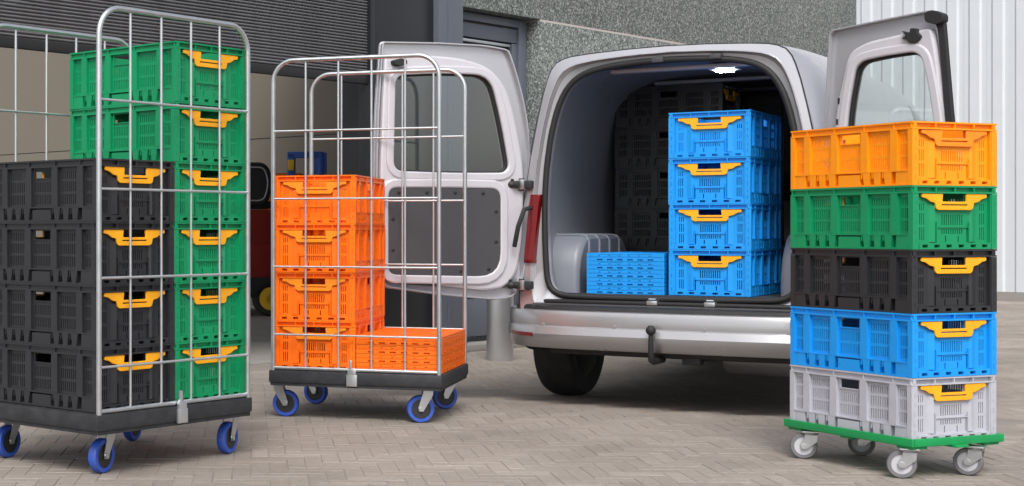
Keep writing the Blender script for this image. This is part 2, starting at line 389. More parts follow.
# depot interior: floor, side wall, roof strip; left unroofed behind to let daylight in
inn = MB().box(-9.4, -.6, .36, 9.5, -.02, .004); part('depot_floor', inn, 'concrete', bld)
tt = (Vector((.60, 18.6, 0)) - FA); wx = tt.dot(FD); wy = -tt.dot(FN)
for z0, z1 in ((.004, 2.06), (2.072, 4.3)):
    part('wall_panel', MB().cbox(wx, wx + .12, .4, 14., z0, z1, .003), 'beige', bld)
part('wall_joint', MB().box(wx + .006, wx + .11, .4, 14., 2.058, 2.074), 'dark_panel', bld)
part('depot_roof', MB().box(-9.4, wx + .2, .36, 4.6, 4.31, 4.5), 'concrete', bld)  # unseen roof, its depth set to limit daylight on the beige wall

# white corrugated building
wa = Vector((10.581, 19.803, 0)); ww = empty('white_clad_building', (wa.x, wa.y, GZ), math.atan2(FN.y, FN.x))
tag(ww, 'white building with vertical corrugated cladding far right behind the crates', 'building')
pw = .29; pr = [(0, .0), (.06, .0), (.085, .024), (.205, .024), (.23, 0), (pw - .002, 0)]
pm = MB().loft([[(x, -y, z) for x, y in pr] for z in (.12, 9.)], False).mesh('cladding_panel')
for i in range(-26, 22): link('cladding_panel', pm, 'whitewall', ww, (i * pw, 0, 0))
part('plinth', MB().box(-26 * pw, 22 * pw, -.03, .3, 0, .118), 'concrete', ww)
part('backing_wall', MB().box(-26 * pw, 22 * pw, .02, .3, .12, 9), 'whitewall', ww)

# bollard
bo = empty('bollard', (2.0855, 10.746, GZ)); tag(bo, 'round brushed steel bollard behind the open left van door', 'bollard')
part('post', MB().lathe([(.093, 0), (.095, .01), (.095, .9), (.09, .935), (.07, .955), (.0, .96)], n=36), 'bollard', bo, 40)

# ---------------------------------------------------------------- crates
H, PITCH, CL, CW = .2285, .2273, .6, .4
def slots(u0, u1, n, v0, v1, fill=.45):
    p = (u1 - u0) / n; return [(u0 + p * (i + .5 - fill / 2), u0 + p * (i + .5 + fill / 2), v0, v1) for i in range(n)]
def long_wall():
    m = MB(); hx = CL / 2; h = []
    for u0, u1, n in ((-.276, -.234, 5), (-.192, -.096, 9), (.096, .192, 9), (.234, .276, 5)):
        for v0, v1 in ((.158, .186), (.112, .148), (.066, .102)): h += slots(u0, u1, n, v0, v1)
    for v0, v1 in ((.112, .148), (.066, .102)): h += slots(-.052, .052, 11, v0, v1)
    h += [(-.046, .046, .164, .196)]
    m.panel(-hx + .018, hx - .018, .054, .206, .013, .0165, h); m.panel(-hx + .018, hx - .018, .004, .056, .021, .024, [])
    for c in (-.213, -.074, .074, .213):
        m.prism([(c - .017, .056), (c + .017, .056), (c + .015, .205), (c - .015, .205)], .0008, .0135)
    for sx in (-1, 1):   # corner columns
        a, b = sorted((sx * (hx - .0005), sx * (hx - .022))); m.panel(a, b, .002, .2, .0006, .014, [((a + b) / 2 - .002, (a + b) / 2 + .002, z, z + .012) for z in (.03, .06, .1, .14)])
    m.box(-hx + .022, hx - .022, .0008, .0135, .052, .0565)             # ledge
    m.box(-hx + .022, hx - .022, .0012, .009, .002, .008)              # lower lip
    for s in (-1, 1):
        for c in (.085, .135, .185):
            m.prism([(s * c - .011, .008), (s * c + .011, .008), (s * c + .0185, .052), (s * c - .0185, .052)][::1], .0015, .0215)
            m.box(s * c - .0245, s * c - .0215, .001, .0085, .03, .052)
    m.box(-.052, .052, .002, .0215, .008, .046)
    for s in (-1, 1): a, b = sorted((s * .222, s * .278)); m.box(a, b, .003, .0215, .008, .052)
    for c in (-.050, .046): m.box(c, c + .004, .009, .0135, .1635, .197)
    m.box(-.05, .05, .0085, .0135, .197, .2); m.box(-.05, .05, .0085, .0135, .160, .1635)
    return m.mesh('long_wall', fix=False)
def end_wall():
    m = MB(); hx = CW / 2; h = []
    h += slots(-.052, .052, 10, .088, .126); h += slots(-.052, .052, 10, .056, .074)
    for s in (-1, 1):
        a, b = sorted((s * .128, s * .156))
        for v0, v1 in ((.14, .165), (.09, .13), (.035, .08)): h += slots(a, b, 3, v0, v1, .4)
    for c in (-.072, .072): h += [(c - .0025, c + .0025, .028, .086)]
    for c in (-.03, .03): h += [(c - .0025, c + .0025, .028, .05)]
    h += [(-.056, .056, .166, .2)]
    m.panel(-hx + .03, hx - .03, .022, .203, .0165, .020, h)
    # centre field stands proud with sloped shoulders
    for s in (-1, 1):
        m.add([(s * .088, .009, .028), (s * .112, .0163, .028), (s * .112, .0163, .165), (s * .088, .009, .15), (s * .080, .0163, .028), (s * .080, .0163, .15)], [(0, 1, 2, 3), (4, 0, 3, 5)] if s > 0 else [(3, 2, 1, 0), (5, 3, 0, 4)])
        m.add([(s * .088, .009, .15), (s * .112, .0163, .165), (s * .080, .0163, .165), (s * .080, .0163, .15)], [(0, 1, 2, 3)])
    m.box(-.078, -.075, .0105, .0166, .028, .098); m.box(.075, .078, .0105, .0166, .028, .098); m.box(-.075, .075, .012, .0166, .079, .083)
    # bottom beam with pockets
    m.panel(-hx + .03, hx - .03, .002, .024, .0006, .018, [(c - .013, c + .013, .008, .0185) for c in (-.142, -.087, -.03, .028, .085, .14)])
    for s in (-1, 1):   # corner posts
        a, b = sorted((s * (hx - .0005), s * (hx - .0265))); c = (a + b) / 2
        m.panel(a, b, .002, .2, .0006, .014, [(c - .0022, c + .0022, z, z + w) for z, w in ((.022, .02), (.055, .012), (.09, .02), (.128, .01), (.158, .014))])
        a, b = sorted((s * (hx - .0265), s * (hx - .031))); m.box(a, b, .0035, .0185, .002, .2)
    m.box(-hx + .03, hx - .03, .003, .0195, .2015, .206)
    return m.mesh('end_wall', fix=False)
def top_rim(h=H, z0=.2):
    m = MB(); 
    for ln, off, e in ((CL / 2, CW / 2, 0), (CW / 2, CL / 2, 1)):
        for s in (-1, 1):
            t = MB(); q = ln - (.0005 if not e else .014)
            t.box(-q, q, 0, .014, h - .006, h)                 # lip
            t.box(-q, q, .0075 if not e else .014, .0165, z0 + .006, h - .006)      # recessed band
            t.box(-q, q, .0004, .0118, z0 + .001, z0 + .0065)    # ridge
            for c in ((-.213, -.074, .074, .213, -.292, .292) if not e else (-.18, -.09, 0, .09, .18)):
                t.box(c - .0022, c + .0022, .001, .0085 if not e else .0145, z0 + .0065, h - .006)
            mt = Matrix.Rotation((0 if s < 0 else math.pi) + (math.pi / 2 if e else 0), 4, 'Z') @ Matrix.Translation((0, -off, 0))
            t.xf(mt); m.add(t.v, t.f)
    return m.mesh('top_rim')
def base_me():
    m = MB(); m.panel(-CL / 2 + .02, CL / 2 - .02, -CW / 2 + .02, CW / 2 - .02, 0, .005, [(x - .03, x + .03, y - .012, y + .012) for x in (-.22, -.14, -.06, .06, .14, .22) for y in (-.14, -.09, -.04, .04, .09, .14)])
    m.xf(Matrix.Rotation(R(90), 4, 'X')); m.xf(Matrix.Translation((0, 0, .008)))
    m.box(-CL / 2 + .012, CL / 2 - .012, -CW / 2 + .012, -CW / 2 + .02, -.004, .01); m.box(-CL / 2 + .012, CL / 2 - .012, CW / 2 - .02, CW / 2 - .012, -.004, .01)
    return m.mesh('base')
HL = [(-.152, .2), (-.055, .2), (-.058, .172), (.058, .172), (.055, .2), (.152, .2), (.154, .187), (.132, .183), (.112, .171), (.092, .168), (.087, .148), (.078, .142), (-.078, .142), (-.087, .148), (-.092, .168), (-.112, .171), (-.132, .183), (-.154, .187)]
handle_me = flat('handle', [rounded(HL, .004, 2), rounded([(-.062, .1625), (.062, .1625), (.062, .158), (-.062, .158)], .001, 1)], .008, .0012, Matrix.Translation((0, .0075, 0)) @ XZ)
LW, EW, TR, BS = long_wall(), end_wall(), top_rim(), base_me()
def crate(color, x, y, z, rz, label, group, tilt=0.):
    x += rng.uniform(-.002, .002); y += rng.uniform(-.002, .002)
    t = empty('folding_crate', (x, y, z), rz + tilt); tag(t, label, 'crate', group)
    m = M['plastic'] if 0 else M[color]
    link('base', BS, m, t); link('top_rim', TR, m, t)
    for s in (0, 1):
        a = math.pi * s
        link('long_wall', LW, m, t, (0, -CW / 2 if s == 0 else CW / 2, 0), a)
        link('end_wall', EW, m, t, (CL / 2 if s == 0 else -CL / 2, 0, 0), a + math.pi / 2)
        link('handle', handle_me, M['handle_o' if color in ('orange', 'amber') else 'handle'], t, (CL / 2 if s == 0 else -CL / 2, 0, 0), a + math.pi / 2)
    return t
FH = .0418
def folded_mesh():
    m = MB()
    for ln, off, e, pk in ((CL / 2, CW / 2, 0, 7), (CW / 2, CL / 2, 1, 6)):
        for s in (-1, 1):
            t = MB(); q = ln - (.0005 if not e else .0135); w = 2 * (q - .03) / pk
            t.panel(-q, q, .001, .019, 0, .013, [(-q + .03 + w * (i + .22), -q + .03 + w * (i + .78), .005, .0115) for i in range(pk)])
            t.box(-q, q, .003, .012, .019, .0225)
            t.panel(-q, q, .0225, FH - .0008, .0006, .013, [(-q + .03 + w * (i + .3) , -q + .03 + w * (i + .55), .0262, .0285) for i in range(pk)] + [(-q + .05, -.01, .0345, .036), (.01, q - .05, .0345, .036)])
            t.xf(Matrix.Rotation((0 if s < 0 else math.pi) + (math.pi / 2 if e else 0), 4, 'Z') @ Matrix.Translation((0, -off, 0))); m.add(t.v, t.f)
    m.box(-CL / 2 + .012, CL / 2 - .012, -CW / 2 + .012, CW / 2 - .012, .006, .010)
    return m.mesh('folded_body')
def folded_top():
    m = MB()
    m.panel(-CL / 2 + .013, -.004, -CW / 2 + .013, CW / 2 - .013, 0, .004, [(x - .004, x + .004, y - .05, y + .05) for x in [-.27 + .018 * i for i in range(14)] for y in (-.09, .09)])
    m.panel(.004, CL / 2 - .013, -CW / 2 + .013, CW / 2 - .013, 0, .004, [(x - .004, x + .004, y - .05, y + .05) for x in [.035 + .018 * i for i in range(14)] for y in (-.09, .09)])
    m.xf(Matrix.Rotation(R(90), 4, 'X')); m.xf(Matrix.Translation((0, 0, FH - .004))); return m.mesh('folded_walls')
FM, FT = folded_mesh(), folded_top()
def folded(color, x, y, z, rz, label, group):
    t = empty('folded_crate', (x, y, z), rz); tag(t, label, 'crate', group); link('body', FM, M[color], t); link('folded_walls', FT, M[color], t); return t
ORD = ['lowest', 'second', 'third', 'fourth', 'fifth', 'topmost']
def ordn(i, n): return 'topmost' if i == n - 1 else ('bottom' if i == 0 else ORD[i] + ' from bottom')
def v2(a): return Vector((math.cos(a), math.sin(a), 0)), Vector((-math.sin(a), math.cos(a), 0))

# ---------------------------------------------------------------- casters
def caster_meshes(r, w, tyre_r, ht, plate=.045):
    ty = MB().lathe([(r * .70, -w / 2), (r * .93, -w / 2), (r * .985, -w * .36), (r, -w * .15), (r, w * .15), (r * .985, w * .36), (r * .93, w / 2), (r * .70, w / 2)], 'x', 32, (0, 0, r), True).mesh('tyre', 40)
    hb = MB().lathe([(r * .72, -w * .42), (r * .66, -w * .46), (r * .60, -w * .28), (r * .28, -w * .24), (r * .26, -w * .5), (.0, -w * .5)], 'x', 28, (0, 0, r))
    hb.lathe([(r * .72, w * .42), (r * .66, w * .46), (r * .60, w * .28), (r * .28, w * .24), (r * .26, w * .5), (.0, w * .5)], 'x', 28, (0, 0, r)); hb = hb.mesh('hub', 40)
    fk = MB(); of = r * .5; zt = ht - .012
    for s in (-1, 1):
        x0 = s * (w / 2 + .003); x1 = s * (w / 2 + .0065)
        pl = [(-.010, r - .010), (.010, r - .011), (of + .022, zt - .028), (of + .024, zt), (of - .022, zt), (of - .022, zt - .016), (-.013, r + .008)]
        n = len(pl); fk.add([(x0, p, q) for p, q in pl] + [(x1, p, q) for p, q in pl], [tuple(range(n)), tuple(reversed(range(n, 2 * n)))] + [(i, i + n, (i + 1) % n + n, (i + 1) % n) for i in range(n)])
        fk.lathe([(.011, s * (w / 2 + .005)), (.011, s * (w / 2 + .012)), (.0, s * (w / 2 + .0125))], 'x', 8, (0, 0, r))
    fk.box(-w / 2 - .0065, w / 2 + .0065, of - .022, of + .024, zt - .003, zt)
    fk.lathe([(.028, zt), (.03, zt + .003), (.026, ht - .004)], 'z', 20, (0, of, 0))
    fk.cbox(-plate, plate, of - plate, of + plate, ht - .005, ht + .001, .001)
    return ty, hb, fk.mesh('fork', 35, True)
def put_caster(ms, parent, x, y, z, ang, mt, mh):
    f = link('caster', ms[2], 'zinc', parent, (x, y, z), ang)
    link('tyre', ms[0], mt, f); link('hub', ms[1], mh, f)
CM = caster_meshes(.0635, .034, .06, .168); DM = caster_meshes(.050, .028, .05, .108, .032)

# ---------------------------------------------------------------- roll cages
W, D, LD, GT = .7854, .6536, .2302, 1.6792
BARZ = [LD + .165 + .3175 * i for i in range(4)]
arc = lambda cx, a0, a1: [(cx + .1 * math.cos(R(a0 + (a1 - a0) * i / 10)), 0, GT - .1 + .1 * math.sin(R(a0 + (a1 - a0) * i / 10))) for i in range(11)]
gate_me = MB().tube([(0, 0, LD - .02)] + arc(.1, 180, 90) + arc(W - .1, 90, 0) + [(W, 0, LD - .02)], .0105, 14).tube([(0, 0, LD + .008), (W, 0, LD + .008)], .009, 10).mesh('gate', 40)
hb_me = MB().tube([(0, -.004, 0), (W, -.004, 0)], .005, 10).mesh('cross_bar', 40)
vb_me = MB().tube([(0, .004, LD + .008), (0, .004, GT - .004)], .005, 10).mesh('upright_bar', 40)
deck_me = MB().cbox(-.020, W + .016, -.014, D + .018, LD - .062, LD - .001, .012)
deck_me.box(-.012, W + .008, -.006, D + .010, LD - .075, LD - .05); deck_me = deck_me.mesh('deck', 40)
clip_me = MB().cbox(-.025, .025, -.026, -.015, LD - .066, LD - .012, .002).cbox(-.02, .02, -.026, -.012, LD - .014, LD + .012, .002).cbox(-.014, .000, -.024, -.012, LD + .01, LD + .055, .002).mesh('gate_clip', 40)
def cage(x, y, a, label, clip_x, casters):
    t = empty('roll_cage', (x, y, 0), a); tag(t, label, 'roll cage', 'wire roll cages in front of the depot')
    link('deck', deck_me, 'deck_black', t)
    for yy in (0, D):
        gt = link('gate', gate_me, 'zinc', t, (0, yy, 0))
        for z in BARZ: link('cross_bar', hb_me, 'zinc_white', gt, (0, 0, z))
        for k in range(1, 5): link('upright_bar', vb_me, 'zinc_white', gt, (W * k / 5, 0, 0))
    link('gate_clip', clip_me, 'zinc_white', t, (clip_x, 0, 0))
    for cx, cy, ang in casters: put_caster(CM, t, cx, cy, 0, ang, 'blue_tyre', 'black_hub')
    return t
LA, MA = R(46.405), R(-19.83)
lx, ly, mx_, my_ = -.3822, 5.3223, .3014, 7.0478
_e = v2(LA)[0] * -.012
cage(lx + _e.x, ly + _e.y, LA, 'roll cage at far left holding black and green crates', .40, [(.098, .095, R(-78)), (.764, .088, R(-75)), (.101, .64, R(-80)), (.758, .627, R(-70))])
cage(mx_, my_, MA, 'roll cage beside the open van holding orange crates', .385, [(.035, .091, R(95)), (.685, .076, R(-70)), (.029, .636, R(80)), (.687, .645, R(-60))])
e, d = v2(LA); o = Vector((lx, ly, 0))
for i in range(4):
    c = o + e * (-.0065 + .2) + d * (.0247 + .3); crate('black', c.x, c.y, LD + i * PITCH, LA + R(90), 'black crate with yellow handle in left roll cage, %s of four' % ordn(i, 4), 'black crates stacked in left roll cage', R(rng.uniform(-.5, .5)))
for i in range(6):
    c = o + e * (.3958 + .2) + d * (.0272 + .3); crate('green', c.x, c.y, LD + i * PITCH, LA + R(90), 'green crate with yellow handle in left roll cage, %s of six' % ordn(i, 6), 'green crates stacked in left roll cage', R(rng.uniform(-.5, .5)))
e, d = v2(MA); o = Vector((mx_, my_, 0))
for i in range(4):
    c = o + e * (-.0107 + .2) + d * (.0304 + .3); crate('orange', c.x, c.y, LD + i * PITCH, MA + R(90), 'deep orange crate in middle roll cage, %s of four' % ordn(i, 4), 'orange crates stacked in middle roll cage', R(rng.uniform(-.4, .4)))
for i in range(4):
    c = o + e * (.3925 + .2) + d * (.0304 + .3); folded('orange', c.x, c.y, LD + i * FH, MA + R(90), 'flat folded orange crate in middle roll cage, %s of four' % ordn(i, 4), 'folded orange crates in middle roll cage')

# ---------------------------------------------------------------- dolly with five crates
RA = R(69.25); rl = Vector((-math.cos(RA), math.sin(RA), 0)); rs = Vector((math.sin(RA), math.cos(RA), 0)); rc = Vector((2.4796, 5.2876, 0))
rcen = rc + rl * .3 + rs * .2; rang = math.atan2(rl.y, rl.x); RD = .131
dl = empty('crate_dolly', (rcen.x, rcen.y, 0), rang); tag(dl, 'low green plastic dolly on grey casters under the five colour crate stack', 'dolly')
dk = MB().cbox(-.314, .314, -.214, .214, RD - .014, RD - .002, .003)
for sg in (-1, 1): dk.cbox(-.316, .316, sg * .2105 - .0065, sg * .2105 + .0065, RD - .012, RD + .016, .002).cbox(sg * .3105 - .0065, sg * .3105 + .0065, -.2035, .2035, RD - .012, RD + .0155, .002)
for x, y in ((0, -.2), (-.12, -.2), (.12, -.2), (0, .2), (.304, .0), (-.304, 0)): dk.cbox(x - .03, x + .03, y - .01 if abs(x) < .3 else y - .03, y + .01 if abs(x) < .3 else y + .03, RD - .021, RD - .012, .002)
part('deck', dk, 'deck_green', dl, 40)
for sx in (-1, 1):
    for sy in (-1, 1): part('corner_rim', MB().cbox(sx * .300 - .012, sx * .300 + .012, sy * .2 - .012, sy * .2 + .012, RD - .006, RD + .012, .002) if 0 else MB().cbox(sx * .27 - .035, sx * .27 + .035, sy * .17 - .035, sy * .17 + .035, RD - .024, RD - .012, .003), 'deck_green', dl, 40)
mi = Matrix.Rotation(-rang, 3, 'Z')
for px, py, ang in ((2.466, 5.337, R(66)), (2.299, 5.797, R(72)), (2.56, 5.88, R(60)), (2.736, 5.401, R(50))):
    lp = mi @ (Vector((px, py, 0)) - Vector((rcen.x, rcen.y, 0))); put_caster(DM, dl, lp.x, lp.y, 0, -rang + ang + math.pi, 'grey_tyre', 'grey_hub')
for i, (c, nm) in enumerate((('grey', 'grey crate at the bottom, standing on the green dolly'), ('blue', 'blue crate in the dolly stack, between grey and black crates'), ('black', 'black crate in the dolly stack, between blue and green crates'), ('green', 'green crate in the dolly stack, under the amber crate'), ('amber', 'amber orange crate on top of the dolly stack'))):
    crate(c, rcen.x, rcen.y, RD + i * PITCH, rang, nm, 'crates stacked on the green dolly', R(rng.uniform(-.3, .3)))

# ---------------------------------------------------------------- van (local: x right, y forward, z up from its ground)
VB = R(33.883); E0, D0 = v2(-VB); C0 = Vector((2.2953, 7.4865, 0)); VO = C0 + E0 * .02; ZL = -GZ   # add ZL to world heights
FLOOR = .5586 + ZL
van = empty('delivery_van', (VO.x, VO.y, GZ), -VB); tag(van, 'silver delivery van with both rear doors open, loaded with crates', 'van')
def interp(pr, z):
    for (z0, w0), (z1, w1) in zip(pr, pr[1:]):
        if z0 <= z <= z1: return w0 + (w1 - w0) * (z - z0) / max(1e-6, z1 - z0)
    return pr[-1][1]
def half(pts, n=40):   # resample half profile (w,z) bottom->top by length
    P = [Vector((w, z)) for z, w in pts]; L = [0]
    for a, b in zip(P, P[1:]): L.append(L[-1] + (b - a).length)
    out = []
    for i in range(n):
        s = L[-1] * i / (n - 1); k = max(j for j in range(len(P) - 1) if L[j] <= s + 1e-9)
        t = (s - L[k]) / (L[k + 1] - L[k]); out.append(P[k].lerp(P[k + 1], min(1, t)))
    for _ in range(2): out = [out[0]] + [(out[i - 1] + out[i] * 2 + out[i + 1]) / 4 for i in range(1, n - 1)] + [out[-1]]
    return out
def ring(hp, y):       # full symmetric open ring: left bottom -> over roof -> right bottom
    return [(-p.x, y, p.y) for p in hp] + [(p.x, y, p.y) for p in reversed(hp[:-1])]
zl = lambda pts: [(z + ZL, w) for z, w in pts]
REAR = zl([(.30, .745), (.50, .765), (.75, .77), (1.0, .745), (1.25, .705), (1.45, .665), (1.6, .63), (1.70, .598), (1.745, .565), (1.768, .51), (1.778, .40), (1.788, .2), (1.792, 0)])
FULL = zl([(.22, .80), (.32, .86), (.5, .89), (.75, .896), (.95, .885), (1.05, .865), (1.3, .815), (1.5, .775), (1.64, .735), (1.73, .68), (1.78, .58), (1.805, .42), (1.82, .2), (1.825, 0)])
def front(k, w): return [(min(z, ZL + 1.0) + max(0, z - ZL - 1.0) * k, ww * w) for z, ww in FULL]
HR, HF = half(REAR), half(FULL)
mixp = lambda a, b, t: [p.lerp(q, t) for p, q in zip(a, b)]
st = [(-.10, HR), (-.085, mixp(HR, HF, .10)), (-.04, mixp(HR, HF, .3)), (.05, mixp(HR, HF, .55)), (.2, mixp(HR, HF, .82)), (.5, HF), (1.2, HF), (2.2, HF), (2.6, half(front(.97, .99))), (2.95, half(front(.75, .98))), (3.3, half(front(.42, .96))), (3.6, half(front(.12, .94))), (3.95, half([(z * .95, w) for z, w in front(.04, .86)])), (4.15, half([(z * .8 + .05, w) for z, w in front(.02, .72)])), (4.22, half([(z * .65 + .12, w) for z, w in front(.01, .6)]))]
bd = MB().loft([ring(h, y) for y, h in st], False)
lr = ring(st[-1][1], st[-1][0]); bd.add(lr, [tuple(range(len(lr)))])
gl = MB(); gl.v = bd.v; cab = []
for f in bd.f:
    c_ = [sum(bd.v[i][k] for i in f) / len(f) for k in range(3)]
    if 2.2 < c_[1] < 3.58 and c_[2] > 1.07 + ZL and not (c_[1] < 2.75 and c_[2] > 1.6 + ZL) and not (2.2 < c_[1] < 2.32): cab.append(f)
cs = set(cab); bd.f = [f for f in bd.f if f not in cs]; gl.f = cab
part('body', bd, 'silver', van, 50, True); part('cab_glazing', gl, 'glass', van, 50, True)
OPEN = [(.563, .0), (.563, .30), (.568, .54), (.59, .60), (.65, .619), (.85, .63), (1.04, .632), (1.22, .622), (1.38, .60), (1.5, .572), (1.59, .538), (1.66, .492), (1.705, .42), (1.73, .30), (1.742, .14), (1.745, 0)]
OPEN = [(z - .02 + ZL, w) for z, w in OPEN]
# opening profile: z not monotonic at the sill, resample by length
HO = half(OPEN, 64)
def closed_ring(hp, y): return [(-p.x, y, p.y) for p in hp] + [(p.x, y, p.y) for p in reversed(hp[1:-1])]
# rear frame: from outer rear ring inwards to the opening
REARC = zl([(.30, .0), (.30, .5), (.30, .745), (.50, .765), (.75, .77), (1.0, .745), (1.25, .705), (1.45, .665), (1.6, .63), (1.70, .598), (1.745, .565), (1.768, .51), (1.778, .40), (1.788, .2), (1.792, 0)])
def match(hp, outer):   # for every opening point the outer point in the same direction from the opening centre
    c = Vector((0, 1.15 + ZL)); dense = half(outer, 400); out = []
    for p in hp:
        dd = (p - c).normalized(); out.append(max(dense, key=lambda q: (q - c).normalized().dot(dd)))
    return out
HX = match(HO, REARC)
rings = [closed_ring(HX, -.100), closed_ring(mixp(HX, HO, .04), -.112), closed_ring(mixp(HX, HO, .45), -.118), closed_ring(mixp(HX, HO, .62), -.095), closed_ring(mixp(HX, HO, .9), -.09), closed_ring(HO, -.07), closed_ring(HO, -.02)]
part('rear_frame', MB().loft(rings, True), 'silver', van, 35, True)
part('panel_gap', MB().tube([(x, -.104, z) for x, y, z in closed_ring(mixp(HX, HO, .015), 0)], .0045, 6, True), 'rubber', van, 60)
part('frame_crease', MB().tube([(x, -.117, z) for x, y, z in closed_ring(mixp(HX, HO, .47), 0)], .004, 6, True), 'silver', van, 60)
part('door_seal', MB().tube([(x, -.095, z) for x, y, z in closed_ring(HO, 0)], .0155, 10, True), 'rubber', van, 60)
# cargo space
INN = [(z - .02 + ZL, w) for z, w in [(.575, .60), (.68, .625), (.9, .665), (1.1, .665), (1.3, .64), (1.48, .605), (1.6, .56), (1.69, .49), (1.735, .36), (1.752, .18), (1.755, 0)]]
HI = half(INN, 48)
wide = lambda t: [Vector((p.x * (1 + .06 * t), p.y + .01 * t)) for p in HI]
part('cargo_liner', MB().loft([ring(HI, -.025), ring(wide(.6), .25), ring(wide(1), .6), ring(wide(1), 1.85)], False), 'liner', van, 50)
bk = [(x, z) for x, y, z in ring(wide(1), 0)]
link('bulkhead', flat('bulkhead', [bk, rounded([(-.60, .80 + ZL), (.60, .80 + ZL), (.50, 1.64 + ZL), (-.50, 1.64 + ZL)], .06)], .02, .002, Matrix.Translation((0, 1.845, 0)) @ XZ), 'panel', van)
for x in (-.3, -.1, .1, .3): part('bulkhead_bar', MB().tube([(x, 1.845, .79 + ZL), (x, 1.845, 1.66 + ZL)], .008, 8), 'trim_black', van, 40)
for x in (-.42, .42): part('seat', MB().cbox(x - .25, x + .25, 2.0, 2.12, .5 + ZL, 1.06 + ZL, .05).cbox(x - .12, x + .12, 2.0, 2.08, 1.09 + ZL, 1.27 + ZL, .03).cbox(x - .25, x + .25, 2.1, 2.55, .5 + ZL, .66 + ZL, .05), 'seat_black', van, 40)
part('cargo_floor', MB().box(-.70, .70, -.03, 1.85, FLOOR - .03, FLOOR - .001), 'floor', van)
hl = [Vector((p.x * 1.0, p.y - .006)) for p in wide(1) if p.y > 1.62 + ZL]
part('headliner', MB().loft([ring(hl, .10), ring(hl, 1.8)], False), 'ceiling', van, 50)
for y in (.12, .85, 1.5):
    part('roof_bow', MB().cbox(-.36, .36, y, y + .06, 1.695 + ZL, 1.715 + ZL, .008), 'ceiling' if y > .2 else 'silver_in', van, 40)
for s in (-1, 1):
    wh = MB(); prf = [(.46 - .42 * math.cos(math.pi * i / 16), .30 * min(1, math.sin(math.pi * i / 16) * 1.35) ** .6) for i in range(17)]
    def wr(x, k, dz): return [(s * x, .46 + (y - .46) * k, FLOOR + max(0, z - dz)) for y, z in prf]
    rr = [wr(.72, 1, 0), wr(.535, 1, 0), wr(.515, .985, .006), wr(.503, .95, .02)]
    wh.loft(rr, False); wh.add(rr[3], [tuple(range(len(rr[3])))])
    for yy in (.20, .36, .52, .68):
        zz = FLOOR + .30 * min(1, math.sin(math.acos(max(-1, min(1, (.46 - yy) / .42)))) * 1.35) ** .6
        wh.tube([(s * .502, yy, FLOOR + .01), (s * .502, yy, zz - .03), (s * .515, yy, zz - .006), (s * .545, yy, zz), (s * .68, yy, zz)], .008, 8)
    part('wheel_housing', wh, 'housing', van, 40)
# cargo lamp
part('lamp_base', MB().cbox(.105, .245, .24, .36, 1.70 + ZL, 1.722 + ZL, .004), 'white_plastic', van, 40)
part('cargo_lamp', MB().cbox(.135, .215, .27, .33, 1.690 + ZL, 1.70 + ZL, .003), 'lamp', van, 40)
# sill, strikers
part('sill_trim', MB().cbox(-.625, .625, -.135, -.02, .512 + ZL, .530 + ZL, .008), 'trim_black', van, 40)
part('sill_trim', MB().cbox(-.68, .68, -.15, -.09, .482 + ZL, .511 + ZL, .008), 'panel', van, 40)
for x in (-.06, .22):
    part('striker', MB().cbox(x - .026, x + .026, -.146, -.10, .513 + ZL, .535 + ZL, .004).tube([(x - .015, -.11, .538 + ZL), (x - .015, -.135, .543 + ZL), (x + .015, -.135, .543 + ZL), (x + .015, -.11, .538 + ZL)], .004, 8), 'zinc', van, 40)
    part('striker', MB().cbox(x + .02 - .028, x + .02 + .028, -.125, -.07, 1.712 + ZL, 1.738 + ZL, .006), 'panel', van, 40)
# bumper
def bcurve(x): return -.235 + .24 * (abs(x) / .88) ** 8 + .04 * (abs(x) / .86) ** 2
def bump(prof, xm, n=41):
    rs_ = []
    for i in range(n):
        x = -xm + 2 * xm * i / (n - 1); rs_.append([(x, bcurve(x) + dy, z + ZL) for dy, z in prof])
    return MB().loft(rs_, True, False, True)
part('bumper', bump([(.16, .30), (.035, .283), (.012, .295), (-.018, .342), (-.021, .358), (-.007, .394), (.003, .40), (.0, .45), (.012, .474), (.05, .482), (.16, .482)], .885), 'bumper', van, 30)
part('bumper_step', bump([(.03, .474), (.035, .496), (.05, .503), (.16, .503), (.16, .47)], .80), 'trim_black', van, 30)
part('bumper_valance', bump([(.09, .29), (.10, .262), (.14, .25), (.2, .29)], .60), 'rubber', van, 30)
for s in (-1, 1):
    rs_ = [[(s * x, bcurve(x) - .012 + dy, z + ZL) for dy, z in ((.004, .338), (-.010, .344), (-.012, .360), (.004, .366))] for x in [.65 + .0135 * i for i in range(13)]]
    part('reflector', MB().loft(rs_, True, False, True), 'red_lens', van, 30)
    for x in (.22, .60):
        part('parking_sensor', MB().lathe([(.0, bcurve(x) - .0042), (.009, bcurve(x) - .0042), (.010, bcurve(x) + .01)], 'y', 16, (s * x, 0, .405 + ZL)), 'bumper', van, 40)
    part('wheel_arch_trim', MB().tube([(s * .885, .66 + .36 * math.cos(R(a)), .33 + .36 * math.sin(R(a))) for a in range(0, 181, 12)], .02, 8), 'trim_black', van, 40)
    part('tail_light', MB().xf(Matrix()), 'red_lens', van) if 0 else None
# tow bar
tb = MB().tube([(-.02, -.10, .245 + ZL), (-.02, -.24, .245 + ZL), (-.02, -.275, .255 + ZL), (-.02, -.285, .28 + ZL), (-.02, -.285, .375 + ZL)], [.017, .017, .016, .0145, .011], 12)
tb.lathe([(.0, -.024), (.012, -.021), (.021, -.012), (.025, 0), (.0215, .012), (.013, .021), (.011, .024), (0, .0245)], 'z', 20, (-.02, -.285, .398 + ZL))
part('tow_bar', tb, 'rubber', van, 45)
part('tow_socket', MB().cbox(.08, .17, -.12, -.05, .225 + ZL, .265 + ZL, .01), 'trim_black', van, 40)
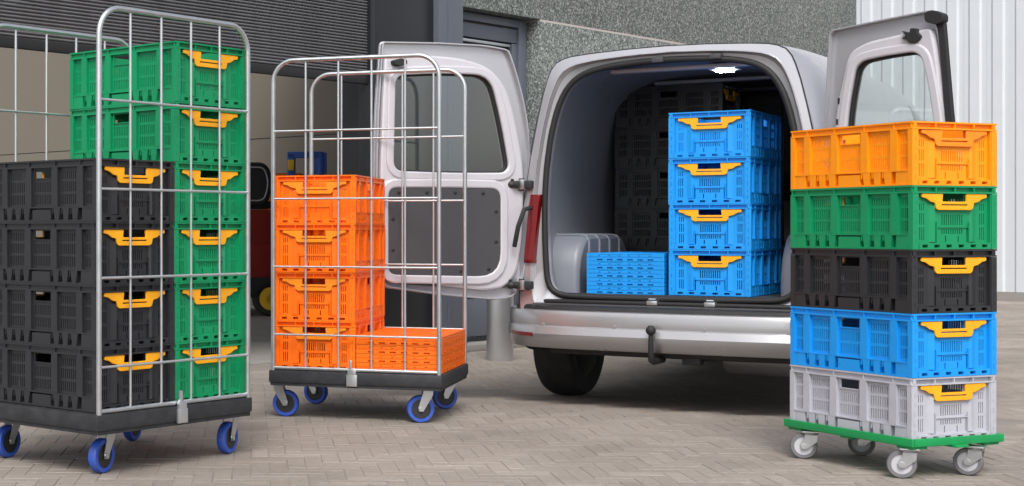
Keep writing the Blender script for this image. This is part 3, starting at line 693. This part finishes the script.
# underbody, axle, exhaust
part('underbody', MB().box(-.72, .72, .2, 4.0, .27 + ZL, .34 + ZL), 'rubber', van)
part('rear_axle', MB().tube([(-.7, .68, .24 + ZL), (.7, .68, .24 + ZL)], .045, 12).cbox(-.5, -.42, .1, 1.4, .24 + ZL, .28 + ZL, .005).cbox(.42, .5, .1, 1.4, .24 + ZL, .28 + ZL, .005), 'rubber', van, 40)
part('exhaust', MB().lathe([(.09, .18), (.10, .2), (.10, .5), (.08, .55), (0, .55)], 'x', 20, (0, .32, .25 + ZL)).tube([(.5, .32, .25 + ZL), (.62, .2, .24 + ZL), (.64, -.05, .245 + ZL)], .025, 12), 'alloy', van, 40)
# wheels
def wheel(x, y, s):
    r = .322; w = .205
    t = MB().lathe([(.205, -w / 2), (.26, -w / 2 - .006), (.30, -w / 2), (.317, -w * .36), (r, -w * .1), (r, w * .1), (.317, w * .36), (.30, w / 2), (.26, w / 2 + .006), (.205, w / 2)], 'x', 48, (0, 0, r), True)
    rm = MB().lathe([(.208, -w / 2), (.20, -w / 2 + .01), (.185, -w * .2), (.185, w * .2), (.20, w / 2 - .01), (.208, w / 2)], 'x', 40, (0, 0, r)).lathe([(.186, s * .03), (.10, s * .05), (.04, s * .06), (0, s * .06)], 'x', 40, (0, 0, r))
    o = link('wheel', rm.mesh('rim', 40), 'alloy', van, (x, y, 0)); o.name = 'wheel'
    part('tyre', t, 'tyre', o, 40)
for y in (.66, 3.4):
    for s in (-1, 1): wheel(s * .775, y, s)
# cab glazing and side rub strips
for s in (-1, 1):
    part('side_strip', MB().cbox(s * .897 - .012, s * .897 + .012, .95, 3.0, .55 + ZL, .66 + ZL, .006), 'trim_black', van, 40)
    # tail light
    tl = MB(); rws = []
    for z in [.715, .722, .74, .8, .9, 1.0, 1.045, 1.062, 1.068]:
        k = .6 if z in (.715, 1.068) else 1.; w0 = interp(zl([(.5, .765), (.75, .77), (1.0, .745), (1.25, .705)]), z + ZL) - .028
        rws.append([(s * (w0 + .003), .0, z + ZL), (s * (w0 + .002 * k), -.09, z + ZL), (s * (w0 - .012), -.118 - .012 * k, z + ZL), (s * (w0 - .04), -.122 - .016 * k, z + ZL), (s * (w0 - .062), -.116 - .012 * k, z + ZL), (s * (w0 - .068), -.08, z + ZL)])
    tl.loft(rws, True, False, True); part('tail_light', tl, 'red_lens', van, 40, True)
# rear doors: outlines measured on the door planes
def unproj(px, py, org, dirn):   # point on a vertical plane through org along dirn -> (u, z)
    ray = Vector(((px - CX) / F_PX, 1, (YH - py) / F_PX)); n = Vector((dirn.y, -dirn.x, 0))
    k = org.dot(n) / ray.dot(n); p = ray * k; return ((p - org).dot(dirn), p.z + CAM_H - GZ)
def door(side, phi, hinge, outline, rad, win, wrad, inner, irad, trim, label):
    s = side
    hw = VO + E0 * hinge[0] + D0 * hinge[1]; hw.z = 0
    ld = Vector((-s * math.cos(R(phi)), -math.sin(R(phi)), 0)) if s > 0 else Vector((math.cos(R(phi)), -math.sin(R(phi)), 0))   # van-local direction
    wd = E0 * ld.x + D0 * ld.y
    cv = lambda pts: [unproj(px, py, hw, wd) for px, py in pts]
    # frame: u along ld, v up, n towards inside face (camera)
    nn = Vector((ld.y, -ld.x, 0)); wn_ = E0 * nn.x + D0 * nn.y
    if wn_.y > 0: nn = -nn
    def P(off): 
        m = Matrix(((ld.x, 0, nn.x, hinge[0]), (ld.y, 0, nn.y, hinge[1]), (0, 1, 0, 0), (0, 0, 0, 1))); return m @ Matrix.Translation((0, 0, off))
    O = rounded(cv(outline), rad); Wn = rounded(cv(win), wrad); IO = rounded(cv(inner), irad)
    dsk = link('rear_door', flat('door_skin', [O, Wn], .02, .003, P(-.045)), 'silver', van); dsk['label'] = label
    sh = lambda me: me
    link('inner_frame', flat('inner_frame', [IO, inset(Wn, -.012)], .05, .012, P(-.022)), 'silver_in', dsk)
    link('door_flange', flat('door_flange', [inset(O, .0012), inset(O, .008)], .03, .001, P(-.022)), 'silver', dsk)
    link('window_rim', flat('window_rim', [inset(Wn, -.045), inset(Wn, -.004)], .022, .008, P(.0)), 'silver_in', dsk)
    link('window_gasket', flat('window_gasket', [inset(Wn, -.006), inset(Wn, .004)], .03, .002, P(-.03)), 'rubber', dsk)
    link('window_pane', flat('window_pane', [inset(Wn, .0)], .005, 0, P(-.028)), 'glass', dsk)
    if trim:
        T = rounded(cv(trim[0]), trim[1])
        link('panel_rim', flat('panel_rim', [inset(T, -.042), inset(T, .004)], .024, .009, P(.004)), 'silver_in', dsk)
        link('trim_panel', flat('trim_panel', [T], .014, .004, P(.004)), 'panel', dsk)
        Ti = inset(T, .028); L = [0]
        for i in range(len(Ti)): L.append(L[-1] + (Vector(Ti[(i + 1) % len(Ti)]) - Vector(Ti[i])).length)
        sc = MB(); n = 12
        for k in range(n):
            q = L[-1] * (k + .3) / n; i = max(j for j in range(len(Ti)) if L[j] <= q); t = (q - L[i]) / max(1e-6, L[i + 1] - L[i]); p = Vector(Ti[i]).lerp(Vector(Ti[(i + 1) % len(Ti)]), t)
            sc.lathe([(.009, 0), (.009, .003), (.005, .005), (0, .0055)], 'z', 12, (p.x, p.y, .011))
        sc.xf(P(0)); part('panel_fixings', sc, 'rubber', dsk, 40, kind='stuff')
    return dsk, P, cv
LPH = 130
ldo, LP, lcv = door(-1, LPH, (-.735, -.135),
    [(383, 41), (440, 42), (486, 44.5), (510, 49), (517, 70), (524, 95), (529.5, 125), (532, 160), (531, 205), (529, 250), (524, 280), (516, 297), (497, 300), (450, 296), (420, 292), (384, 287), (378, 240), (376.5, 180), (378, 120), (380.5, 75)],
    [.02, 0, .05, .03, .1, .1, .1, .1, .1, .1, .06, .05, .05, .1, .1, .04, .1, .1, .1, .1],
    [(396, 76), (440, 74), (489, 76), (500, 120), (509, 172), (450, 172), (394, 170)], [.05, .1, .09, .2, .06, .1, .05],
    [(384.5, 55), (430, 55), (462, 58), (490, 67), (507, 88), (517, 125), (524, 172), (523, 235), (517, 272), (506, 287), (486, 291), (440, 286), (386, 279), (381, 240), (380, 180), (382, 110)], [.02, .1, .1, .1, .1, .1, .1, .1, .1, .06, .06, .1, .04, .1, .1, .1],
    ([(387, 187), (440, 187), (500, 188), (500, 277), (440, 276), (387, 275)], [.05, .1, .06, .13, .1, .05]), 'wide left rear door swung open, dark lower trim panel and window')
rdo, RP, rcv = door(1, 160, (.735, -.135),
    [(828, 30), (880, 19), (929, 9.5), (938, 30), (946, 110), (954, 200), (960, 300), (900, 303), (818, 303), (816, 200), (823, 110)],
    [.03, .1, .02, .05, .1, .1, .08, .1, .08, .1, .1],
    [(858, 63), (885, 57), (920, 52), (927, 80), (934, 125), (939, 172), (890, 172), (846, 171), (849, 110)], [.05, .1, .05, .1, .1, .05, .1, .05, .1],
    [(844, 72), (849, 52), (866, 42), (905, 33), (932, 27), (938, 60), (943, 110), (950, 200), (955, 292), (900, 296), (828, 296), (830, 200), (836, 110)], [.1, .08, .08, .1, .03, .1, .1, .1, .05, .1, .05, .1, .1],
    ([(845, 192), (900, 190), (945, 190), (950, 280), (900, 280), (838, 280)], [.05, .1, .05, .08, .1, .08]), 'narrow right rear door swung open with black edge seal')
# black lock strip, catches on the doors
def dbox(door_, P, pts, z0, z1, m, name, r=.006): return link(name, flat(name, [rounded(pts, r, 3)], z1 - z0, .003, P((z0 + z1) / 2)), m, door_)
dbox(rdo, RP, rcv([(936, 22), (943.5, 22), (951, 110), (960, 200), (967, 300), (959, 300), (953, 200), (944, 110)]), -.03, -.005, 'rubber', 'lock_strip', .01)
dbox(rdo, RP, rcv([(926, 13), (934, 10), (945, 14), (945, 22), (938, 25), (927, 22)]), -.03, .02, 'rubber', 'strip_cap', .012)
dbox(rdo, RP, rcv([(903.5, 31), (912, 33), (912, 28.5), (919, 28.5), (919.5, 33), (923, 36), (921, 40), (917, 43), (910, 43), (909, 40), (903, 39), (908, 36)]), -.005, .02, 'rubber', 'upper_catch', .008)
for a, b in ((839, 101), (847.5, 100), (837.5, 122), (846, 121)): dbox(rdo, RP, rcv([(a - 1.2, b - 3), (a + 1.2, b - 3), (a + 1, b + 3), (a - 1.3, b + 3)]), -.004, .004, 'rubber', 'drain_slot', .001)
dbox(ldo, LP, lcv([(390, 61), (398, 59), (404, 61), (404, 65), (397, 67), (391, 65)]), -.01, .045, 'rubber', 'upper_catch', .008)
dbox(ldo, LP, lcv([(396, 279.5), (440, 282.5), (440, 286.5), (396, 283.5)]), -.015, .012, 'rubber', 'lower_catch', .004)
for a, b in ((512, 180.5), (510, 281)): dbox(ldo, LP, lcv([(a - 1.7, b - 1.7), (a + 1.7, b - 1.7), (a + 1.7, b + 1.7), (a - 1.7, b + 1.7)]), -.002, .006, 'rubber', 'grommet', .006)
# hinges and check strap
for s in (-1, 1):
    for z in (.60, 1.12):
        hg = MB().lathe([(.014, z - .032), (.014, z + .032)], 'z', 14, (s * .735, -.15, ZL))
        hg.cbox(s * .70 - .02, s * .70 + .02, -.155, -.118, z + ZL - .02, z + ZL + .02, .006)
        ldv = Vector((math.cos(R(LPH)) if s < 0 else -math.cos(R(160)), -math.sin(R(LPH)) if s < 0 else -math.sin(R(160)), 0))
        c = Vector((s * .735, -.15, z + ZL)) + ldv * .045
        hg.lathe([(.0, -.03), (.019, -.028), (.02, -.01), (.016, .0), (.02, .01), (.019, .028), (0, .03)], 'x', 14, (c.x, c.y, c.z))
        part('door_hinge', hg, 'trim_black' if 1 else 'zinc', van, 40)
        part('hinge_arm', MB().cbox(s * .728 - .012, s * .728 + .012, -.172, -.15, z + ZL - .026, z + ZL + .026, .004), 'zinc', van, 40)
c0 = Vector((-.69, -.14, 1.0 + ZL)); c1 = Vector((-.735, -.20, .80 + ZL)) + Vector((math.cos(R(LPH)), -math.sin(R(LPH)), 0)) * .02
part('check_strap', MB().tube([c0, c0 + Vector((-.015, -.05, -.01)), (c0 + c1) / 2 + Vector((0, -.06, 0)), c1], .012, 8), 'rubber', van, 40)

# crates inside the van
VA = -VB
for i in range(4):
    c = C0 + E0 * .2 + D0 * .3; crate('blue', c.x, c.y, .5586 + i * PITCH, VA + R(90), 'bright blue crate in the van, %s of four' % ordn(i, 4), 'blue crates stacked in the van', R(rng.uniform(-.6, .6)))
for i in range(5):
    c = C0 + E0 * (-.222) + D0 * .30; folded('blue', c.x, c.y, .5586 + i * FH, VA + R(90), 'flat folded blue crate in the van, %s of five' % ordn(i, 5), 'folded blue crates in the van')
for i in range(5):
    c = C0 + E0 * (-.288) + D0 * (.93 + .2); crate('black', c.x, c.y, .5586 + i * PITCH, VA, 'black crate at the back of the van, %s of five' % ordn(i, 5), 'black crates stacked at the back of the van', R(rng.uniform(-.6, .6)))

# ---------------------------------------------------------------- things inside the depot
def at(px, py, y): return Vector(((px - CX) / F_PX * y, y, CAM_H - (py - YH) / F_PX * y))
p = at(247, 300, 16.6)
tr = empty('tow_tractor', (p.x, p.y, GZ), R(8)); tag(tr, 'red and black tow tractor with yellow wheel inside the depot', 'tractor')
part('body', MB().cbox(-.42, .30, -.3, 1.2, .22, .78, .05).cbox(-.42, .30, -.28, .35, .6, 1.16, .07), 'red_paint', tr, 40)
part('bumper', MB().cbox(-.45, .33, -.36, -.28, .2, .42, .02), 'trim_black', tr, 40)
part('seat', MB().cbox(-.3, .26, -.15, .35, 1.17, 1.26, .04), 'seat_black', tr, 40)
bkr = rounded([(-.25, 1.2), (.2, 1.2), (.27, 1.45), (.2, 1.68), (-.2, 1.68), (-.27, 1.45)], .12)
link('backrest', flat('backrest', [bkr], .12, .03, Matrix.Translation((0, -.14, 0)) @ XZ), 'seat_black', tr)
link('backrest_piping', flat('backrest_piping', [inset(bkr, .05), inset(bkr, .065)], .03, .006, Matrix.Translation((0, -.20, 0)) @ XZ), 'grey_hub', tr)
for sx in (-.40, .20):
    w_ = part('wheel', MB().lathe([(.10, -.06), (.17, -.06), (.19, -.04), (.19, .04), (.17, .06), (.10, .06)], 'y', 28, (sx, -.3, .19), True), 'tyre', tr, 40)
    part('rim', MB().lathe([(.125, -.07), (.11, -.065), (.06, -.045), (.05, -.07), (0, -.07)], 'y', 24, (sx, -.3, .19)), 'yellow', w_, 40)
p = at(306, 200, 16.9)
tq = empty('platform_trolley', (p.x, p.y, GZ), R(-10)); tag(tq, 'blue tubular trolley handle showing above orange crates inside the depot', 'trolley')
part('platform', MB().cbox(-.4, .3, -.25, .9, .2, .27, .01), 'frame_blue', tq, 40)
part('handle_frame', MB().cbox(-.19, -.10, -.2, -.14, .25, 1.80, .015).cbox(.155, .215, -.2, -.14, .25, 1.80, .015).cbox(-.19, .215, -.2, -.14, 1.74, 1.81, .012).cbox(.10, .25, -.19, -.15, 1.56, 1.80, .012), 'frame_blue', tq, 40)
part('yellow_mark', MB().cbox(-.18, -.11, -.212, -.20, 1.60, 1.72, .003), 'yellow', tq, 40)
for sx in (-.3, .2):
    for sy in (-.1, .75): part('wheel', MB().lathe([(.0, -.025), (.09, -.025), (.1, -.01), (.1, .01), (.09, .025), (0, .025)], 'x', 20, (sx, sy, .1)), 'tyre', tq, 40)
ob = empty('storage_box', (p.x - .27, p.y + .5, GZ + .27), R(-10)); tag(ob, 'dull orange box on the blue trolley inside the depot', 'box')
part('box_body', MB().cbox(-.2, .25, -.2, .2, 0, 1.26, .02), 'orange_box', ob, 40)
part('box_lid', MB().cbox(-.21, .26, -.21, .21, 1.262, 1.32, .01), 'orange_box', ob, 40)
